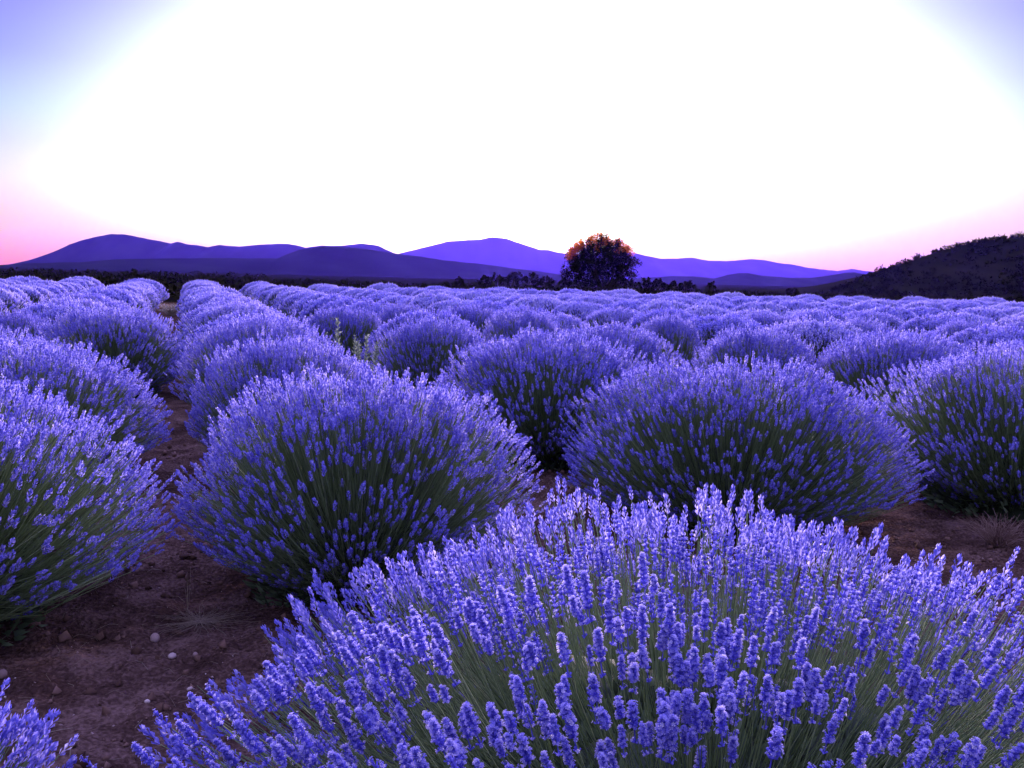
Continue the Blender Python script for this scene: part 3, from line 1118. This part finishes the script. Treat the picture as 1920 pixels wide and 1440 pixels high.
soil_scatter('soil_crumbs', 7500, .003, .022, M['clod'], .1, .9, 'crumbs and clods of reddish brown soil', 91, 4.5)
soil_scatter('gravel', 1500, .0020, .0065, M['stone'], .0, 1.1, 'tiny pale grit scattered over the bare soil', 92, 3.0)


def litter():
    """dry straw and fallen twigs on the path"""
    rng = np.random.default_rng(93)
    n = 620
    s = rng.uniform(1.5, 14, n)
    p = -.17 + rng.normal(0, .16, n)
    xy = np.outer(p, Nn) + np.outer(s, U)
    far = rng.uniform(0, 1, n) < .3
    xy[far] = np.stack([rng.uniform(-1.6, .2, far.sum()), rng.uniform(1.6, 3.2, far.sum())], 1)
    x, y = xy[:, 0] * H, xy[:, 1] * H
    z = ground_z(x, y)
    a = rng.uniform(0, 6.28, n)
    ln = rng.uniform(.02, .09, n)
    A = np.stack([x, y, z + .004], 1)
    d = np.stack([np.cos(a), np.sin(a), rng.uniform(-.05, .25, n)], 1) * ln[:, None]
    C = np.stack([A - d * .5, A + rng.normal(0, .006, (n, 3)) + np.array([0, 0, .006]), A + d * .5], 1)
    V, F, T = tubes(C, np.full(n, .0009), np.full(n, .0005), rng.uniform(-.1, .4, n))
    o = obj('straw_litter', mesh('straw_litter', V, F, M['dry'], T))
    o['kind'] = 'stuff'
    o['label'] = 'scattered bits of dry straw and twig on the soil path'


litter()


def tuft(name, px, py, w, h, n, mat, label, cat, seed, lay=0.0, tone=(.4, 1.0), rad=.0012, heads=0.0, Y=None):
    """tuft of thin curved blades; lay=1 makes them lie flat like pulled weeds"""
    rng = np.random.default_rng(seed)
    if Y is None:
        x, y, z = ground_at(px, py)
    else:
        x, y, z = at(px, py, Y).x, Y, gz(at(px, py, Y).x, Y)
    root = empty(name, (x, y, z))
    a = rng.uniform(0, 6.28, n)
    out = w * rng.uniform(.2, 1, n)
    B = np.stack([np.cos(a) * w * .15 * rng.uniform(0, 1, n), np.sin(a) * w * .15 * rng.uniform(0, 1, n), np.full(n, -.01)], 1)
    zt_ = h * rng.uniform(.4, 1.0, n)
    Tp = np.stack([np.cos(a) * out, np.sin(a) * out, zt_ * (1 - lay * rng.uniform(.6, 1, n))], 1)
    Tp[:, 2] = np.maximum(Tp[:, 2], .004)
    Cc = B * .6 + Tp * .4 + np.stack([rng.normal(0, w * .12, n), rng.normal(0, w * .12, n), h * .35 * np.ones(n)], 1) * (1 - .4 * lay)
    k = 6
    C = bez(B, Cc, Tp, k) + rng.normal(0, w * .02, (n, k, 3))
    C[:, :, 2] = np.maximum(C[:, :, 2], .002)
    V, F, T = tubes(C, np.full(n, rad), np.full(n, rad * .5), rng.uniform(*tone, n))
    o = obj('stalk_mass', mesh('stalk_mass', V, F, mat, T), root)
    o['kind'] = 'stuff'
    if heads:
        S = np.full(n, heads) * rng.uniform(.6, 1.3, n)
        D = C[:, -1] - C[:, -2]
        V, F, T = scatter(SPIKES2[0], C[:, -1], D, S, rng.uniform(0, 6, n), rng.uniform(tone[0], tone[1], n) - .5)
        o = obj('seed_head_mass', mesh('seed_head_mass', V, F, mat, T), root)
        o['kind'] = 'stuff'
    tag(root, label, cat)
    return root


tuft('dry_weed', 375, 1163, .20, .035, 200, M['dry'], 'flattened tangle of pale dry weed stems lying where the path meets the soil patch', 'dry weed', 101, lay=.9, tone=(-.1, .35), rad=.0008)
tuft('dry_weed', 352, 1128, .02, .16, 4, M['dry'], 'thin single upright dry stalk above the flattened tangle', 'dry weed', 102, tone=(.3, .6))
tuft('grass_tuft', 283, 797, .10, .13, 120, M['dry'], 'white dry grass tuft on the left side of the path', 'grass tuft', 103, lay=.3, tone=(.7, 1.1), rad=.0022)
tuft('grass_tuft', 322, 592, .42, .34, 240, M['dry'], 'white dry grass across the far end of the soil path', 'grass tuft', 104, tone=(.7, 1.1), rad=.005)
tuft('grass_tuft', 480, 575, .45, .62, 190, M['dry'], 'white dry grass in the gap between the first and second rows right of the path', 'grass tuft', 105, tone=(.7, 1.1), rad=.006, Y=21 * H)
tuft('dry_weed', 1868, 1030, .20, .14, 200, M['twig'], 'reddish brown dead shrub on the soil near the right edge', 'dead shrub', 106, tone=(.2, .9), rad=.0014)
tuft('dry_weed', 1010, 972, .16, .10, 120, M['twig'], 'reddish dry stems on the soil between the two largest round bushes', 'dry weed', 107, lay=.5, tone=(.2, .9), rad=.0013)
tuft('dry_weed', 1835, 1105, .12, .12, 90, M['twig'], 'small brown dead sprig in front of the reddish dead shrub', 'dead shrub', 108, lay=.3, tone=(.1, .8), rad=.0013)
tuft('grass_tuft', 296, 742, .05, .12, 14, M['weed'], 'few pale grass blades at the foot of the dark fronted bush by the path', 'grass tuft', 109, tone=(.3, .8), rad=.0016)
tuft('yellow_weed', 122, 700, .20, .60, 34, M['weed'], 'thin yellow green weed standing before the dark fronted bush left of the path', 'weed', 110, tone=(.3, .9), rad=.0026, heads=.35, Y=7.0 * H)
WG = 'pale tall weeds growing between the bushes'


def stalk_weed(px, ytop, Y, lean, label, seed, w=.05, side=10):
    """tall weed: an upright stalk with short leafy side shoots"""
    rng = np.random.default_rng(seed)
    top = at(px, ytop, Y)
    h = top.z
    root = empty('tall_weed', (top.x, Y, gz(top.x, Y)))
    C = np.array([[[0, 0, -.02], [lean * .3, 0, h * .5], [lean, 0, h]]])
    o = obj('stalk', mesh('stalk', *tubes(C, [.006], [.003], [.5], 5)[:2], M['weed'], tubes(C, [.006], [.003], [.5], 5)[2]), root)
    n = 150
    t = rng.uniform(.12, 1, n)
    P = np.stack([lean * t ** 1.5, np.zeros(n), h * t], 1)
    a = rng.uniform(0, 6.28, n)
    D = np.stack([np.cos(a), np.sin(a), rng.uniform(.3, 1.4, n)], 1)
    S = np.stack([np.full(n, .009), np.full(n, .012), w * (1.2 - t) * rng.uniform(.4, 1.5, n) + .015], 1)
    V, F, T = scatter(LEAF, P, D, S, rng.uniform(0, 6, n), rng.uniform(-.2, .5, n))
    o = obj('leaf_mass', mesh('leaf_mass', V, F, M['weed'], T), root)
    o['kind'] = 'stuff'
    tag(root, label, 'weed', WG)


for px, yt, Yw, ln_, lab, sd_, w_ in [
    (634, 597, 7.4, .0, 'tallest pale spire shaped weed in front of the dark fronted bush', 121, .09),
    (662, 626, 7.2, .02, 'slim pale weed right of the tallest spire shaped weed', 122, .05),
    (682, 628, 7.1, .03, 'slim pale weed forking beside the low leafy weed', 123, .06),
    (675, 640, 6.9, -.02, 'short leafy weed lowest in front of the dark fronted bush', 124, .08),
    (697, 644, 6.9, .05, 'low broad grey green weed at the right end of the pale weeds', 125, .09),
    (612, 622, 7.4, .0, 'thinnest pale stalk left of the tallest spire shaped weed', 126, .02),
    (731, 612, 8.8, .01, 'pale stalk in the gap between the two dark fronted bushes', 127, .05),
]:
    stalk_weed(px, yt, Yw * H, ln_, lab, sd_, w_)
tuft('white_plant', 708, 552, .42, .75, 160, M['dry'], 'whitish flowering plant standing out among the far lavender crests', 'plant', 130, tone=(.8, 1.1), rad=.006, heads=.9, Y=21 * H)
tuft('grass_tuft', 1090, 552, .9, .62, 260, M['weed'], 'yellowish grass clump at the field edge below the large tree', 'grass tuft', 131, tone=(.5, 1.0), rad=.006, heads=.8, Y=29 * H)
tuft('grass_tuft', 1150, 556, .8, .58, 220, M['weed'], 'yellowish grass clump right of the one below the large tree', 'grass tuft', 132, tone=(.5, 1.0), rad=.006, heads=.8, Y=29.5 * H)

# ------------------------------------------------------------------ evening haze
HAZE = True
HAZE_DENSITY, HAZE_COL = 0.000056, (0.10, 0.055, 0.95)
if HAZE:
    x0, x1, y0, y1, z0, z1 = -4200, 4200, -820, 4600, -12, 170
    V = [(x, y, z) for z in (z0, z1) for y in (y0, y1) for x in (x0, x1)]
    F = [(0, 2, 3, 1), (4, 5, 7, 6), (0, 1, 5, 4), (2, 6, 7, 3), (0, 4, 6, 2), (1, 3, 7, 5)]
    m, t, out = new_mat('haze')
    pv = nd(t, 'ShaderNodeVolumePrincipled')
    pv.inputs['Color'].default_value = (*HAZE_COL, 1)
    pv.inputs['Absorption Color'].default_value = (1, 1, 1, 1)
    pv.inputs['Density'].default_value = HAZE_DENSITY
    pv.inputs['Anisotropy'].default_value = 0.66
    t.links.new(pv.outputs[0], out.inputs['Volume'])
    hz = obj('haze', mesh('haze', np.array(V, float), np.array(F), m))
    hz['kind'] = 'stuff'
